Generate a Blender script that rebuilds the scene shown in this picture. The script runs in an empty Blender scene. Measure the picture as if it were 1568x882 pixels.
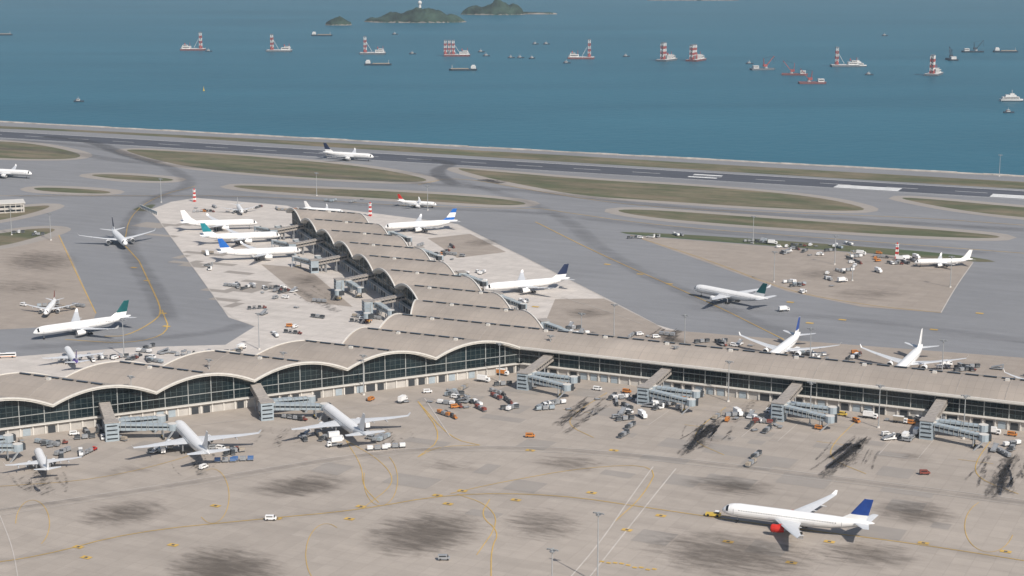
import bpy, math, random
from mathutils import Vector, Matrix, noise
R=random.Random(11)
sc=bpy.context.scene
# ---------- survey calibration (metres; camera height above apron) ----------
F=2650.;YH=-100.;H=238.
TH=math.atan((441-YH)/F);C=math.cos(TH);S=math.sin(TH)
def G(px,py,z=0.):
    h=H-z;Zc=F*h/(C*(py-YH))
    return Vector(((px-784)*Zc/F,(Zc-h*S)/C,z))
def P(x,y,z=0.):
    h=H-z;Zc=y*C+h*S
    return 784+F*x/Zc, YH+F*h/(C*Zc)
A=math.radians(-25.5)
UD=Vector((math.cos(A),math.sin(A),0));VD=Vector((-math.sin(A),math.cos(A),0))
ORG=G(790,532,14.5);ORG.z=0
TM=Matrix.Translation(ORG)@Matrix.Rotation(A,4,'Z')
def W(u,v,z=0.):return TM@Vector((u,v,z))
# ---------- materials ----------
MT={}
def nmat(name,col,rough=.7,metal=0.,var=.12,scale=.5,spec=.3,bump=0.):
    m=bpy.data.materials.new(name);m.use_nodes=True;nt=m.node_tree;N=nt.nodes;L=nt.links
    b=N['Principled BSDF'];b.inputs['Roughness'].default_value=rough;b.inputs['Metallic'].default_value=metal
    b.inputs['Specular IOR Level'].default_value=spec
    tc=N.new('ShaderNodeTexCoord');n=N.new('ShaderNodeTexNoise');n.inputs['Scale'].default_value=scale;n.inputs['Detail'].default_value=5
    L.new(tc.outputs['Object'],n.inputs['Vector'])
    mr=N.new('ShaderNodeMapRange');mr.inputs['From Min'].default_value=.3;mr.inputs['From Max'].default_value=.7
    mr.inputs['To Min'].default_value=1-var;mr.inputs['To Max'].default_value=1+var
    L.new(n.outputs['Fac'],mr.inputs['Value'])
    vm=N.new('ShaderNodeVectorMath');vm.operation='SCALE';vm.inputs[0].default_value=col[:3]
    L.new(mr.outputs[0],vm.inputs['Scale']);L.new(vm.outputs[0],b.inputs['Base Color'])
    if bump:
        bp=N.new('ShaderNodeBump');bp.inputs['Strength'].default_value=bump;L.new(n.outputs['Fac'],bp.inputs['Height']);L.new(bp.outputs[0],b.inputs['Normal'])
    MT[name]=m;return m
def gmat(name,col,a=.15,b_=.12,c=.12,joint=0.,jw=7.5,col2=None,rough=.9,s1=.006):
    """ground sheet material: broad + fine mottling, streaks, slab joints"""
    m=bpy.data.materials.new(name);m.use_nodes=True;nt=m.node_tree;N=nt.nodes;L=nt.links
    b=N['Principled BSDF'];b.inputs['Roughness'].default_value=rough;b.inputs['Specular IOR Level'].default_value=.15
    tc=N.new('ShaderNodeTexCoord');mp=N.new('ShaderNodeMapping');mp.inputs['Rotation'].default_value=(0,0,-A)
    L.new(tc.outputs['Object'],mp.inputs['Vector'])
    def nz(scale,det,sv=None):
        n=N.new('ShaderNodeTexNoise');n.inputs['Scale'].default_value=scale;n.inputs['Detail'].default_value=det;n.inputs['Roughness'].default_value=.6
        if sv:
            q=N.new('ShaderNodeMapping');q.inputs['Scale'].default_value=sv;L.new(mp.outputs[0],q.inputs['Vector']);L.new(q.outputs[0],n.inputs['Vector'])
        else:L.new(mp.outputs[0],n.inputs['Vector'])
        return n.outputs['Fac']
    def ma(op,x,y,z=None):
        q=N.new('ShaderNodeMath');q.operation=op
        for i,w in enumerate((x,y,z)):
            if w is None:continue
            if isinstance(w,(int,float)):q.inputs[i].default_value=w
            else:L.new(w,q.inputs[i])
        return q.outputs[0]
    n1=nz(s1,7);n2=nz(.12,5);n3=nz(1.,4,(.012,.12,1))
    v=ma('MULTIPLY_ADD',n1,2*a,1-a-b_-c);v=ma('MULTIPLY_ADD',n2,2*b_,v);v=ma('MULTIPLY_ADD',n3,2*c,v)
    if joint:
        br=N.new('ShaderNodeTexBrick');br.offset=0;br.inputs['Scale'].default_value=1
        br.inputs['Brick Width'].default_value=jw;br.inputs['Row Height'].default_value=jw;br.inputs['Mortar Size'].default_value=.22;br.inputs['Mortar Smooth'].default_value=1
        br.inputs['Color1'].default_value=(1,1,1,1);br.inputs['Color2'].default_value=(.92,.92,.93,1);br.inputs['Mortar'].default_value=(1-joint,)*3+(1,)
        L.new(mp.outputs[0],br.inputs['Vector'])
        bw=N.new('ShaderNodeRGBToBW');L.new(br.outputs['Color'],bw.inputs[0]);v=ma('MULTIPLY',v,bw.outputs[0])
    vm=N.new('ShaderNodeVectorMath');vm.operation='SCALE';vm.inputs[0].default_value=col
    if col2:
        mx=N.new('ShaderNodeMix');mx.data_type='RGBA';mx.inputs[6].default_value=col+(1,);mx.inputs[7].default_value=col2+(1,)
        n4=nz(.02,6,(.6,2.,1));mr=N.new('ShaderNodeMapRange');mr.inputs['From Min'].default_value=.40;mr.inputs['From Max'].default_value=.6
        L.new(n4,mr.inputs['Value']);L.new(mr.outputs[0],mx.inputs[0]);L.new(mx.outputs[2],vm.inputs[0])
    L.new(v,vm.inputs['Scale']);L.new(vm.outputs[0],b.inputs['Base Color'])
    MT[name]=m;return m
def amat(name,col,lo=.35,hi=.75,ns=.15,st=(1,1,1),mx=.7,k=.8):
    """soft-edged ground mark, opacity from attribute a and noise"""
    m=bpy.data.materials.new(name);m.use_nodes=True;nt=m.node_tree;N=nt.nodes;L=nt.links
    b=N['Principled BSDF'];b.inputs['Base Color'].default_value=col+(1,);b.inputs['Roughness'].default_value=.9;b.inputs['Specular IOR Level'].default_value=.1
    tc=N.new('ShaderNodeTexCoord');mp=N.new('ShaderNodeMapping');mp.inputs['Rotation'].default_value=(0,0,-A);L.new(tc.outputs['Object'],mp.inputs['Vector'])
    q=N.new('ShaderNodeMapping');q.inputs['Scale'].default_value=st;L.new(mp.outputs[0],q.inputs['Vector'])
    n=N.new('ShaderNodeTexNoise');n.inputs['Scale'].default_value=ns;n.inputs['Detail'].default_value=7;n.inputs['Roughness'].default_value=.72;n.inputs['Distortion'].default_value=.5;L.new(q.outputs[0],n.inputs['Vector'])
    at=N.new('ShaderNodeAttribute');at.attribute_name='a'
    s=N.new('ShaderNodeMath');s.operation='MULTIPLY_ADD';L.new(n.outputs['Fac'],s.inputs[0]);s.inputs[1].default_value=k*2;s.inputs[2].default_value=-k
    t=N.new('ShaderNodeMath');t.operation='ADD';L.new(s.outputs[0],t.inputs[0]);L.new(at.outputs['Fac'],t.inputs[1])
    mr=N.new('ShaderNodeMapRange');mr.interpolation_type='SMOOTHSTEP';mr.inputs['From Min'].default_value=lo;mr.inputs['From Max'].default_value=hi;L.new(t.outputs[0],mr.inputs['Value'])
    w=N.new('ShaderNodeMath');w.operation='MULTIPLY';w.inputs[1].default_value=mx;L.new(mr.outputs[0],w.inputs[0])
    w2=N.new('ShaderNodeMath');w2.operation='MULTIPLY';w2.use_clamp=True;L.new(w.outputs[0],w2.inputs[0])
    a2=N.new('ShaderNodeMath');a2.operation='MULTIPLY';a2.use_clamp=True;a2.inputs[1].default_value=3;L.new(at.outputs['Fac'],a2.inputs[0]);L.new(a2.outputs[0],w2.inputs[1])
    tr=N.new('ShaderNodeBsdfTransparent');ms=N.new('ShaderNodeMixShader');L.new(w2.outputs[0],ms.inputs[0]);L.new(tr.outputs[0],ms.inputs[1]);L.new(b.outputs[0],ms.inputs[2])
    L.new(ms.outputs[0],N['Material Output'].inputs['Surface'])
    MT[name]=m;return m
nmat('white_paint',(.82,.81,.79),.35,spec=.5,var=.03)
nmat('grey_belly',(.5,.52,.54),.4,var=.04)
nmat('dark_window',(.015,.02,.025),.15,spec=.5,var=.1)
nmat('rubber',(.025,.025,.025),.9)
nmat('metal_grey',(.33,.34,.35),.5,.2)
nmat('blue_tail',(.02,.06,.25),.35);nmat('green_tail',(.012,.095,.10),.35);nmat('teal_tail',(.02,.22,.26),.35)
nmat('navy_tail',(.02,.03,.07),.35);nmat('red_paint',(.55,.03,.02),.45);nmat('purple_tail',(.13,.05,.32),.35)
nmat('brightblue_tail',(.02,.13,.45),.35)
nmat('orange_paint',(.52,.20,.05),.5);nmat('yellow_paint_v',(.60,.42,.08),.5);nmat('blue_paint',(.07,.15,.33),.5)
nmat('dark_paint',(.05,.055,.06),.6);nmat('dull_red',(.22,.06,.045),.6);nmat('tan_paint',(.34,.29,.23),.7)
nmat('fascia',(.62,.59,.54),.6,var=.06)
nmat('bridge_panel',(.33,.38,.41),.55,var=.1,scale=.4);nmat('bridge_roof',(.33,.30,.27),.7,var=.12)
nmat('podium',(.45,.425,.39),.7,var=.2,scale=.12);nmat('podium_dark',(.045,.05,.055),.6)
nmat('mullion',(.065,.085,.085),.5);nmat('pole',(.42,.43,.43),.5,.3);nmat('column',(.30,.31,.30),.6)
nmat('hull_red',(.22,.10,.10),.6);nmat('hull_dark',(.04,.06,.08),.6);nmat('hull_grey',(.16,.18,.20),.6);nmat('ship_white',(.55,.55,.54),.6,var=.15,scale=.2);nmat('tower_red',(.33,.085,.08),.6)
nmat('seawall',(.48,.44,.39),.9,var=.3,scale=.08)
nmat('glass_wall',(.010,.018,.021),.12,spec=.5,var=.6,scale=.06)
nmat('foliage_far',(.025,.045,.033),.95,var=.7,scale=.025,bump=1.)
nmat('rock',(.19,.17,.15),.95,var=.4,scale=.03)
gmat('asphalt',(.225,.227,.234),.20,.08,.18,joint=0)
gmat('concrete',(.385,.338,.292),.22,.12,.17,joint=.16)
gmat('concrete_light',(.55,.505,.46),.12,.16,.18,joint=.22)
gmat('concrete_tan',(.34,.293,.25),.14,.12,.16,joint=.15)
gmat('shoulder',(.32,.29,.26),.15,.12,.1)
gmat('grass',(.098,.108,.06),.25,.25,.25,col2=(.185,.155,.105),s1=.01)
gmat('grass_green',(.08,.105,.055),.2,.25,.2,col2=(.14,.13,.08))
gmat('runway_asphalt',(.085,.09,.105),.25,.1,.35)
gmat('white_marking',(.78,.78,.76),.05,.12,.05);gmat('yellow_marking',(.55,.36,.10),.1,.3,.15);gmat('lane_marking',(.50,.46,.42),.1,.25,.05)
gmat('repair_slab',(.31,.28,.25),.1,.1,.1)
amat('stain',(.09,.075,.062),ns=.25,st=(.35,1.3,1),mx=.55,k=.9,lo=.1,hi=1.15)
amat('tyre_mark',(.05,.047,.045),ns=.5,st=(1.2,.3,1),mx=.56,k=1.3,lo=.3,hi=1.)
amat('wear',(.10,.10,.105),ns=.1,st=(.3,1,1),mx=.36,k=.5,lo=.1,hi=1.)
# ---------- mesh builder ----------
class MB:
    def __init__(s):s.v=[];s.f=[];s.m=[];s.k=[];s.T=Matrix.Identity(4)
    def mi(s,k):
        if k not in s.k:s.k.append(k)
        return s.k.index(k)
    def add(s,vs,fs,m):
        b=len(s.v);s.v+=[tuple(s.T@Vector(p)) for p in vs]
        if isinstance(m,str):i=s.mi(m);s.m+=[i]*len(fs)
        else:s.m+=[s.mi(q) for q in m]
        s.f+=[tuple(b+i for i in f) for f in fs]
    def box(s,c,d,m,rz=0.,top=(1,1)):
        x,y,z=d[0]/2,d[1]/2,d[2]/2;cr,sr=math.cos(rz),math.sin(rz);vs=[]
        for k in(-1,1):
            tx,ty=(top if k==1 else(1,1))
            for a,b in((-1,-1),(1,-1),(1,1),(-1,1)):
                X,Y=a*x*tx,b*y*ty;vs.append((c[0]+X*cr-Y*sr,c[1]+X*sr+Y*cr,c[2]+k*z))
        s.add(vs,[(3,2,1,0),(4,5,6,7),(0,1,5,4),(1,2,6,5),(2,3,7,6),(3,0,4,7)],m)
    def cyl(s,p0,p1,r0,r1,n,m,cap=None):
        p0=Vector(p0);p1=Vector(p1);d=(p1-p0).normalized();a=d.orthogonal().normalized()
        if abs(d.z)<.9:a=Vector((0,0,1)).cross(d).normalized()
        b=d.cross(a);vs=[]
        for p,r in((p0,r0),(p1,r1)):
            for i in range(n):
                t=2*math.pi*(i+.5)/n;vs.append(p+a*(r*math.cos(t))+b*(r*math.sin(t)))
        fs=[(i,(i+1)%n,n+(i+1)%n,n+i) for i in range(n)]
        s.add(vs,fs,m);s.add(vs,[tuple(range(n))[::-1],tuple(range(n,2*n))],cap or m)
    def bar(s,p0,p1,w,m):s.cyl(p0,p1,w*.707,w*.707,4,m)
    def prism(s,prof,y0,y1,m):
        n=len(prof);vs=[(x,y0,z) for x,z in prof]+[(x,y1,z) for x,z in prof]
        s.add(vs,[tuple(range(n)),tuple(range(n,2*n))[::-1]]+[(i,n+i,n+(i+1)%n,(i+1)%n) for i in range(n)],m)
    def loft(s,rings,m,caps=True):
        n=len(rings[0]);vs=[p for r in rings for p in r];fs=[];ms=[]
        for j in range(len(rings)-1):
            for i in range(n):
                fs.append((j*n+i,j*n+(i+1)%n,(j+1)*n+(i+1)%n,(j+1)*n+i));ms.append(m(j,i) if callable(m) else m)
        s.add(vs,fs,ms)
        if caps:
            q=m(0,0) if callable(m) else m
            s.add(vs,[tuple(range(n))[::-1],tuple(range((len(rings)-1)*n,len(rings)*n))],q)
    def mesh(s,name,smooth=False):
        me=bpy.data.meshes.new(name);me.from_pydata(s.v,[],s.f)
        for k in s.k:me.materials.append(MT[k])
        me.polygons.foreach_set('material_index',s.m)
        if smooth:me.polygons.foreach_set('use_smooth',[True]*len(s.f))
        me.validate();me.update();return me
    def obj(s,name,parent=None,mw=None,smooth=False):
        o=bpy.data.objects.new(name,s.mesh(name,smooth));sc.collection.objects.link(o)
        if parent:o.parent=parent
        if mw is not None:o.matrix_world=mw
        return o
def place(me,name,x,y,h,z=0.,sc_=1.):
    o=bpy.data.objects.new(name,me);sc.collection.objects.link(o)
    o.location=(x,y,z);o.rotation_euler=(0,0,math.radians(h));o.scale=(sc_,)*3;return o
# ---------- ground sheets ----------
def chaikin(p,it=2,closed=True):
    for _ in range(it):
        q=[];n=len(p)
        for i in range(n if closed else n-1):
            a=p[i];b=p[(i+1)%n];q+=[a*.75+b*.25,a*.25+b*.75]
        if not closed:q=[p[0]]+q+[p[-1]]
        p=q
    return p
def offset(p,d):
    n=len(p);ar=sum(p[i].x*p[(i+1)%n].y-p[(i+1)%n].x*p[i].y for i in range(n));sg=1 if ar>0 else -1;o=[]
    for i in range(n):
        t=(p[(i+1)%n]-p[i-1]);t.normalize();o.append(p[i]+Vector((t.y,-t.x,0))*d*sg)
    return o
def sheet(name,polys,mat,z):
    vs=[];fs=[]
    for i,p in enumerate(polys):
        b=len(vs);ar=sum(p[j].x*p[(j+1)%len(p)].y-p[(j+1)%len(p)].x*p[j].y for j in range(len(p)))
        if ar<0:p=p[::-1]
        vs+=[(q.x,q.y,z+i*.0005) for q in p];fs.append(tuple(range(b,b+len(p))))
    me=bpy.data.meshes.new(name);me.from_pydata(vs,[],fs);me.materials.append(MT[mat]);me.update()
    o=bpy.data.objects.new(name,me);sc.collection.objects.link(o);return o
def pp(l):return [G(*q) for q in l]
# sea
SEA=-5.
nm=bpy.data.materials.new('sea_water');nm.use_nodes=True;N=nm.node_tree.nodes;L=nm.node_tree.links;b=N['Principled BSDF']
b.inputs['Roughness'].default_value=.4;b.inputs['IOR'].default_value=1.33;b.inputs['Specular IOR Level'].default_value=.3
tc=N.new('ShaderNodeTexCoord');mp=N.new('ShaderNodeMapping');mp.inputs['Scale'].default_value=(.25,1,1);L.new(tc.outputs['Object'],mp.inputs['Vector'])
n=N.new('ShaderNodeTexNoise');n.inputs['Scale'].default_value=.0035;n.inputs['Detail'].default_value=9;n.inputs['Roughness'].default_value=.62;n.inputs['Distortion'].default_value=.6;L.new(mp.outputs[0],n.inputs['Vector'])
cr=N.new('ShaderNodeValToRGB');cr.color_ramp.elements[0].position=.3;cr.color_ramp.elements[0].color=(.014,.094,.138,1);cr.color_ramp.elements[1].position=.72;cr.color_ramp.elements[1].color=(.026,.132,.186,1)
L.new(n.outputs['Fac'],cr.inputs[0]);L.new(cr.outputs[0],b.inputs['Base Color'])
n2=N.new('ShaderNodeTexNoise');n2.inputs['Scale'].default_value=.06;n2.inputs['Detail'].default_value=6;L.new(tc.outputs['Object'],n2.inputs['Vector'])
bp=N.new('ShaderNodeBump');bp.inputs['Strength'].default_value=.6;bp.inputs['Distance'].default_value=2.;L.new(n2.outputs['Fac'],bp.inputs['Height']);L.new(bp.outputs[0],b.inputs['Normal'])
MT['sea_water']=nm
sheet('sea',[[Vector((-30000,-2000,0)),Vector((30000,-2000,0)),Vector((30000,60000,0)),Vector((-30000,60000,0))]],'sea_water',SEA)
s0=G(0,187);s1=G(1568,271);sd=(s1-s0).normalized()
sa=s0-sd*2500;sb=s1+sd*2500
land=sheet('ground',[[sa,sb,Vector((2600,-400,0)),Vector((-2600,-400,0))]],'asphalt',0.)
sn=Vector((-sd.y,sd.x,0))
mb=MB()
K=240
for i in range(K):
    a=sa.lerp(sb,i/K);c=sa.lerp(sb,(i+1)/K);hh=.9+.5*R.random()
    w=3+R.random()*2
    mb.add([a+Vector((0,0,.02)),c+Vector((0,0,.02)),c+Vector((0,0,hh)),a+Vector((0,0,hh)),c+sn*w+Vector((0,0,hh)),a+sn*w+Vector((0,0,hh)),c+sn*(w+12)+Vector((0,0,-6)),a+sn*(w+12)+Vector((0,0,-6))],[(0,1,2,3),(3,2,4,5),(5,4,6,7)],'seawall')
mb.obj('seawall')
# aprons
sheet('apron_front',[pp([(-400,725),(-60,652),(395,600),(700,560),(905,560),(1568,640),(2000,700),(2000,1100),(784,1300),(-600,1100)])],'concrete',.02)
sheet('apron_west',[pp([(228,322),(262,309),(300,303),(440,315),(520,345),(700,480),(560,520),(300,560),(-50,600),(-50,552),(200,532),(345,528),(390,500),(350,486),(318,440),(243,337)])],'concrete_light',.03)
sheet('apron_east',[pp([(520,320),(600,330),(700,343),(800,392),(925,455),(1005,497),(1100,525),(840,520),(700,450)])],'concrete_light',.03)
sheet('apron_stand_east',[pp([(850,458),(925,457),(1020,505),(1568,550),(2000,590),(2000,640),(1000,560),(830,505)])],'concrete_tan',.04)
sheet('apron_stand_mid',[pp([(655,365),(720,358),(775,386),(700,395)])],'concrete_tan',.045)
sheet('apron_stand_west',[pp([(400,405),(470,410),(540,470),(470,462)])],'concrete_tan',.045)
sheet('apron_remote_east',[pp([(965,360),(1200,379),(1490,400),(1463,440),(1441,479),(1320,470),(1205,446)])],'concrete_tan',.03)
sheet('apron_remote_west',[pp([(-100,380),(90,358),(112,400),(147,480),(140,497),(-100,510)])],'concrete_tan',.03)
sheet('apron_road_north',[pp([(1000,505),(1568,548),(2000,580),(2000,597),(1568,562),(1000,520)])],'concrete_tan',.06)
rs=[]
for _ in range(60):
    u=R.uniform(-140,330);v=R.uniform(-230,-20);w=7.5*R.randint(1,3);h=7.5*R.randint(1,2)
    if u<v*.75+20:continue
    u=round(u/7.5)*7.5;v=round(v/7.5)*7.5;rs.append([W(u,v),W(u+w,v),W(u+w,v+h),W(u,v+h)])
for _ in range(26):
    v=R.uniform(70,330);u=-110-v-R.uniform(5,90);u=round(u/7.5)*7.5;v=round(v/7.5)*7.5;w=7.5*R.randint(1,4);h=7.5*R.randint(1,2);rs.append([W(u,v),W(u+w,v),W(u+w,v+h),W(u,v+h)])
sheet('repaired_slabs',rs,'repair_slab',.05)
grass=[
 [(-300,178),(-300,178),(0,193),(400,213),(784,233),(1100,252),(1568,279),(2000,301),(2000,312),(1568,290),(1250,271),(784,243),(330,214),(160,204),(60,199),(-300,185)],
 [(-100,214),(0,216),(60,221),(125,235),(120,243),(60,244),(0,242),(-100,238)],
 [(190,228),(260,231),(400,240),(560,255),(640,270),(660,278),(600,279),(450,271),(300,258),(240,245),(200,234)],
 [(135,267),(190,267),(270,274),(258,278),(200,276),(150,271)],
 [(48,287),(110,288),(172,293),(165,297),(100,295),(58,292)],
 [(-100,326),(0,321),(45,316),(82,314),(62,323),(0,338),(-100,350)],
 [(-100,365),(0,358),(40,351),(78,349),(88,353),(40,368),(0,377),(-100,390)],
 [(350,283),(450,287),(600,293),(760,303),(815,312),(780,315),(700,311),(620,306),(450,296),(370,289)],
 [(690,256),(740,261),(900,275),(1100,287),(1250,301),(1335,320),(1300,324),(1150,317),(1000,307),(890,300),(800,283),(740,271)],
 [(930,321),(1000,321),(1200,336),(1400,349),(1538,361),(1520,366),(1350,359),(1150,346),(1000,334)],
 [(1365,301),(1440,306),(1568,318),(1800,335),(1800,352),(1568,333),(1500,326),(1430,315)],
]
gp=[chaikin(pp(g),2) for g in grass]
sheet('taxiway_shoulder',[offset(p,13) for p in gp[1:]],'shoulder',.04)
sheet('grass_field',gp,'grass',.08)
sheet('grass_verge',[chaikin(pp(g),1) for g in [[(945,354),(1100,362),(1300,376),(1450,388),(1535,401),(1490,401),(1400,393),(1200,378),(1050,366),(962,359)],[(200,320),(242,311),(228,322),(215,324)]]],'grass_green',.09)
# runway
r0=G(0,206);r1=G(1568,299);rd=(r1-r0).normalized();rn=Vector((-rd.y,rd.x,0))
ra=r0-rd*1200;rb=r1+rd*1500
sheet('runway_shoulder',[[ra-rn*40,rb-rn*40,rb+rn*40,ra+rn*40]],'asphalt',.10)
sheet('runway',[[ra-rn*28,rb-rn*28,rb+rn*28,ra+rn*28]],'runway_asphalt',.12)
mk=[]
def rmark(px,py,L_,w,off):
    c=G(px,py);t=(c-r0).dot(rd);c=r0+rd*t+rn*off;mk.append([c-rd*L_/2-rn*w/2,c+rd*L_/2-rn*w/2,c+rd*L_/2+rn*w/2,c-rd*L_/2+rn*w/2])
for o_ in (-20,-13,-6):rmark(1330,287,62,5,o_)
for o_ in (-20,-13,-6):rmark(1575,298,62,5,o_)
rmark(1080,270,30,5,9);rmark(1080,270,30,5,-9)
for i in range(60):
    c=ra.lerp(rb,i/60.);mk.append([c-rn*.5,c+rd*30-rn*.5,c+rd*30+rn*.5,c+rn*.5])
for sgn in(-1,1):
    mk.append([ra+rn*(27*sgn-.5),rb+rn*(27*sgn-.5),rb+rn*(27*sgn+.5),ra+rn*(27*sgn+.5)])
sheet('runway_marking',mk,'white_marking',.14)
def ribbon(pts,w,smooth=2):
    p=chaikin(pts,smooth,False);l=[];r=[]
    for i in range(len(p)):
        t=(p[min(i+1,len(p)-1)]-p[max(i-1,0)]).normalized();n_=Vector((-t.y,t.x,0))*w/2;l.append(p[i]+n_);r.append(p[i]-n_)
    return l,r
def lines(name,items,mat,z):
    vs=[];fs=[]
    for k,(pts,w) in enumerate(items):
        l,r=ribbon(pts,w)
        b=len(vs)
        for a_,b_ in zip(l,r):vs+=[(a_.x,a_.y,z+k*.0004),(b_.x,b_.y,z+k*.0004)]
        for i in range(len(l)-1):fs.append((b+2*i+1,b+2*i+3,b+2*i+2,b+2*i))
    me=bpy.data.meshes.new(name);me.from_pydata(vs,[],fs);me.materials.append(MT[mat]);me.update()
    o=bpy.data.objects.new(name,me);sc.collection.objects.link(o)
def circ(cx,cy,rx,ry,a0=0,a1=360):
    return [G(cx+rx*math.cos(math.radians(a)),cy+ry*math.sin(math.radians(a))) for a in range(a0,a1+1,15)]
def uv(l):return [W(*q) for q in l]
yl=[([(-60,868),(60,853),(200,815),(400,795),(545,782),(690,756),(850,757),(1000,779),(1200,808),(1400,832),(1700,880)],.6),
 ([(690,756),(760,740),(900,715),(1010,712),(985,760),(940,800)],.4),
 ([(0,745),(150,735),(290,700),(298,690)],.35),
 ([(530,675),(575,700),(600,725),(600,745),(560,775)],.3),
 ([(530,675),(555,715),(555,745),(580,770)],.3),
 ([(640,615),(680,670),(640,700)],.45),([(640,615),(690,672),(735,682)],.45),([(640,700),(670,684),(735,682)],.45),
 ([(750,765),(735,790),(765,815),(752,840),(752,890)],.4),([(700,757),(745,772),(765,800),(730,850)],.35),
 ([(213,400),(232,440),(248,475),(240,490),(195,515),(160,515)],.9),([(213,400),(195,380),(180,365)],.9),([(248,475),(262,510),(200,527),(100,520)],.8),
 ([(190,376),(198,330),(240,300),(300,285)],.7),([(820,340),(930,395),(1080,460),(1200,520)],.8),
 ([(830,320),(1000,345),(1250,364),(1568,388)],.8),([(0,300),(200,300),(400,300),(620,316),(830,320)],.7),
 ([(640,283),(700,270),(860,300),(1000,318),(1200,326),(1400,333),(1568,345)],.8),
 ([(90,360),(120,425),(147,480)],.6),([(965,360),(1090,400),(1205,446),(1330,468),(1441,479)],.5)]
yl=[(pp(a),w) for a,w in yl]
for u in(62,128,195,262,330):
    yl+=[(uv([(u,-18),(u,-62),(u+6,-84),(u+26,-98)]),.35),(uv([(u-8,-58),(u+8,-58)]),.3)]
lines('taxiway_centreline',yl+[(circ(325,760,26,42,-110,140),.26),(circ(50,802,26,36,-180,60),.26),(circ(500,850,32,48,60,300),.26),(circ(1515,806,38,40,20,250),.26),(circ(583,735,26,40,-60,200),.24)],'yellow_marking',.16)
wl=[([(-60,790),(120,762),(300,735),(560,692),(700,683),(870,685),(1100,708),(1350,738),(1640,775)],.5),
 ([(-60,800),(120,770),(300,743),(560,699),(700,690),(870,692),(1100,716),(1350,746),(1640,784)],.35),
 ([(1000,715),(960,770),(920,830),(860,900)],.6),([(1035,718),(985,780),(930,850),(890,900)],.6),
 ([(-60,690),(160,668),(400,640),(640,613),(800,603)],.4),([(900,606),(1200,643),(1568,686)],.4),([(650,610),(690,670)],.5),([(0,790),(20,840),(30,900)],.4),
 ([(243,337),(318,440),(350,486),(392,500)],.5),([(1490,402),(1463,440),(1441,479)],.7),([(700,343),(925,455),(1005,497)],.5),
 ([(860,455),(925,475),(985,497)],.4)]
wl=[(pp(a),w) for a,w in wl]
for u in(95,161,228,296):
    wl+=[(uv([(u-9,-22),(u-9,-66)]),.3),(uv([(u+9,-22),(u+9,-66)]),.3),(uv([(u-9,-66),(u+9,-66)]),.3)]
wl+=[(uv([(4,-9),(420,-9)]),.3),(uv([(4,-16),(420,-16)]),.3)]
lines('service_road_marking',wl,'lane_marking',.17)
pn=[];pk=[]
for x,y in[(535,795),(132,854),(120,838),(265,835),(553,776),(670,759),(686,772),(708,752),(790,766),(906,755),(1012,790),(1115,830),(1212,862),(1270,830),(1414,832),(1540,845),(424,794),(330,775),(960,812),(812,690),(940,690)]:
    c=G(x,y);w=1.35
    pn.append([c+UD*a*w*1.6+VD*b_*w for a,b_ in((-1,-1),(1,-1),(1,1),(-1,1))])
    pk.append([c+UD*(a*w*.5)+VD*(b_*w*.5) for a,b_ in((-1,-1),(1,-1),(1,1),(-1,1))])
for i in range(9):
    c=G(922+i*10,859+i*1.8+R.uniform(-2,2));w=.7;pn.append([c+UD*a*w*1.3+VD*b_*w for a,b_ in((-1,-1),(1,-1),(1,1),(-1,1))])
for x,y in[(250,480),(225,430),(205,410),(255,500),(820,470),(930,405),(980,420),(1025,435),(1210,463),(1290,490),(1500,480),(1430,505),(1240,495)]:
    c=G(x,y);w=1.5;pn.append([c+UD*a*w*1.6+VD*b_*w for a,b_ in((-1,-1),(1,-1),(1,1),(-1,1))])
sheet('taxiway_position_marking',pn,'yellow_marking',.19);sheet('taxiway_position_lettering',pk,'runway_asphalt',.21)
# stains / wear
def amesh(name,parts,mat,z):
    vs=[];fs=[];al=[]
    for k,(v_,f_,a_) in enumerate(parts):
        b=len(vs);vs+=[(q.x,q.y,z+k*.001) for q in v_];fs+=[tuple(b+i for i in f) for f in f_];al+=a_
    me=bpy.data.meshes.new(name);me.from_pydata(vs,[],fs);me.materials.append(MT[mat])
    at=me.color_attributes.new(name='a',type='FLOAT_COLOR',domain='POINT');at.data.foreach_set('color',[c for a in al for c in(a,a,a,1)])
    me.update();o=bpy.data.objects.new(name,me);sc.collection.objects.link(o)
def blob(cx,cy,rx,ry,a,sk=0.):
    n=32;v=[];al=[];f=[]
    for j in range(1,6):
        q=j/5
        for i in range(n):
            t=2*math.pi*i/n;x=math.cos(t)*q*rx;y=math.sin(t)*q*ry+sk*x
            v.append(G(cx+x,cy+y));al.append(a*(1-q**1.5) if j<5 else 0)
    v.append(G(cx,cy));al.append(a)
    for i in range(n):
        f.append((len(v)-1,(i+1)%n,i)[::-1])
        for j in range(4):f.append((j*n+i,j*n+(i+1)%n,(j+1)*n+(i+1)%n,(j+1)*n+i))
    return v,f,al
def band(pts,w,a):
    p=chaikin(pts,2,False);v=[];al=[];f=[];m=len(p)
    for i in range(m):
        t=(p[min(i+1,m-1)]-p[max(i-1,0)]).normalized();n_=Vector((-t.y,t.x,0));e=min(1,min(i,m-1-i)/2.)
        for q,s_ in((-1,0),(-.5,.8),(0,1),(.5,.8),(1,0)):v.append(p[i]+n_*w*.5*q);al.append(a*s_*e)
    for i in range(m-1):
        for j in range(4):f.append((5*i+j,5*i+j+1,5*i+j+6,5*i+j+5))
    return v,f,al
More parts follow.
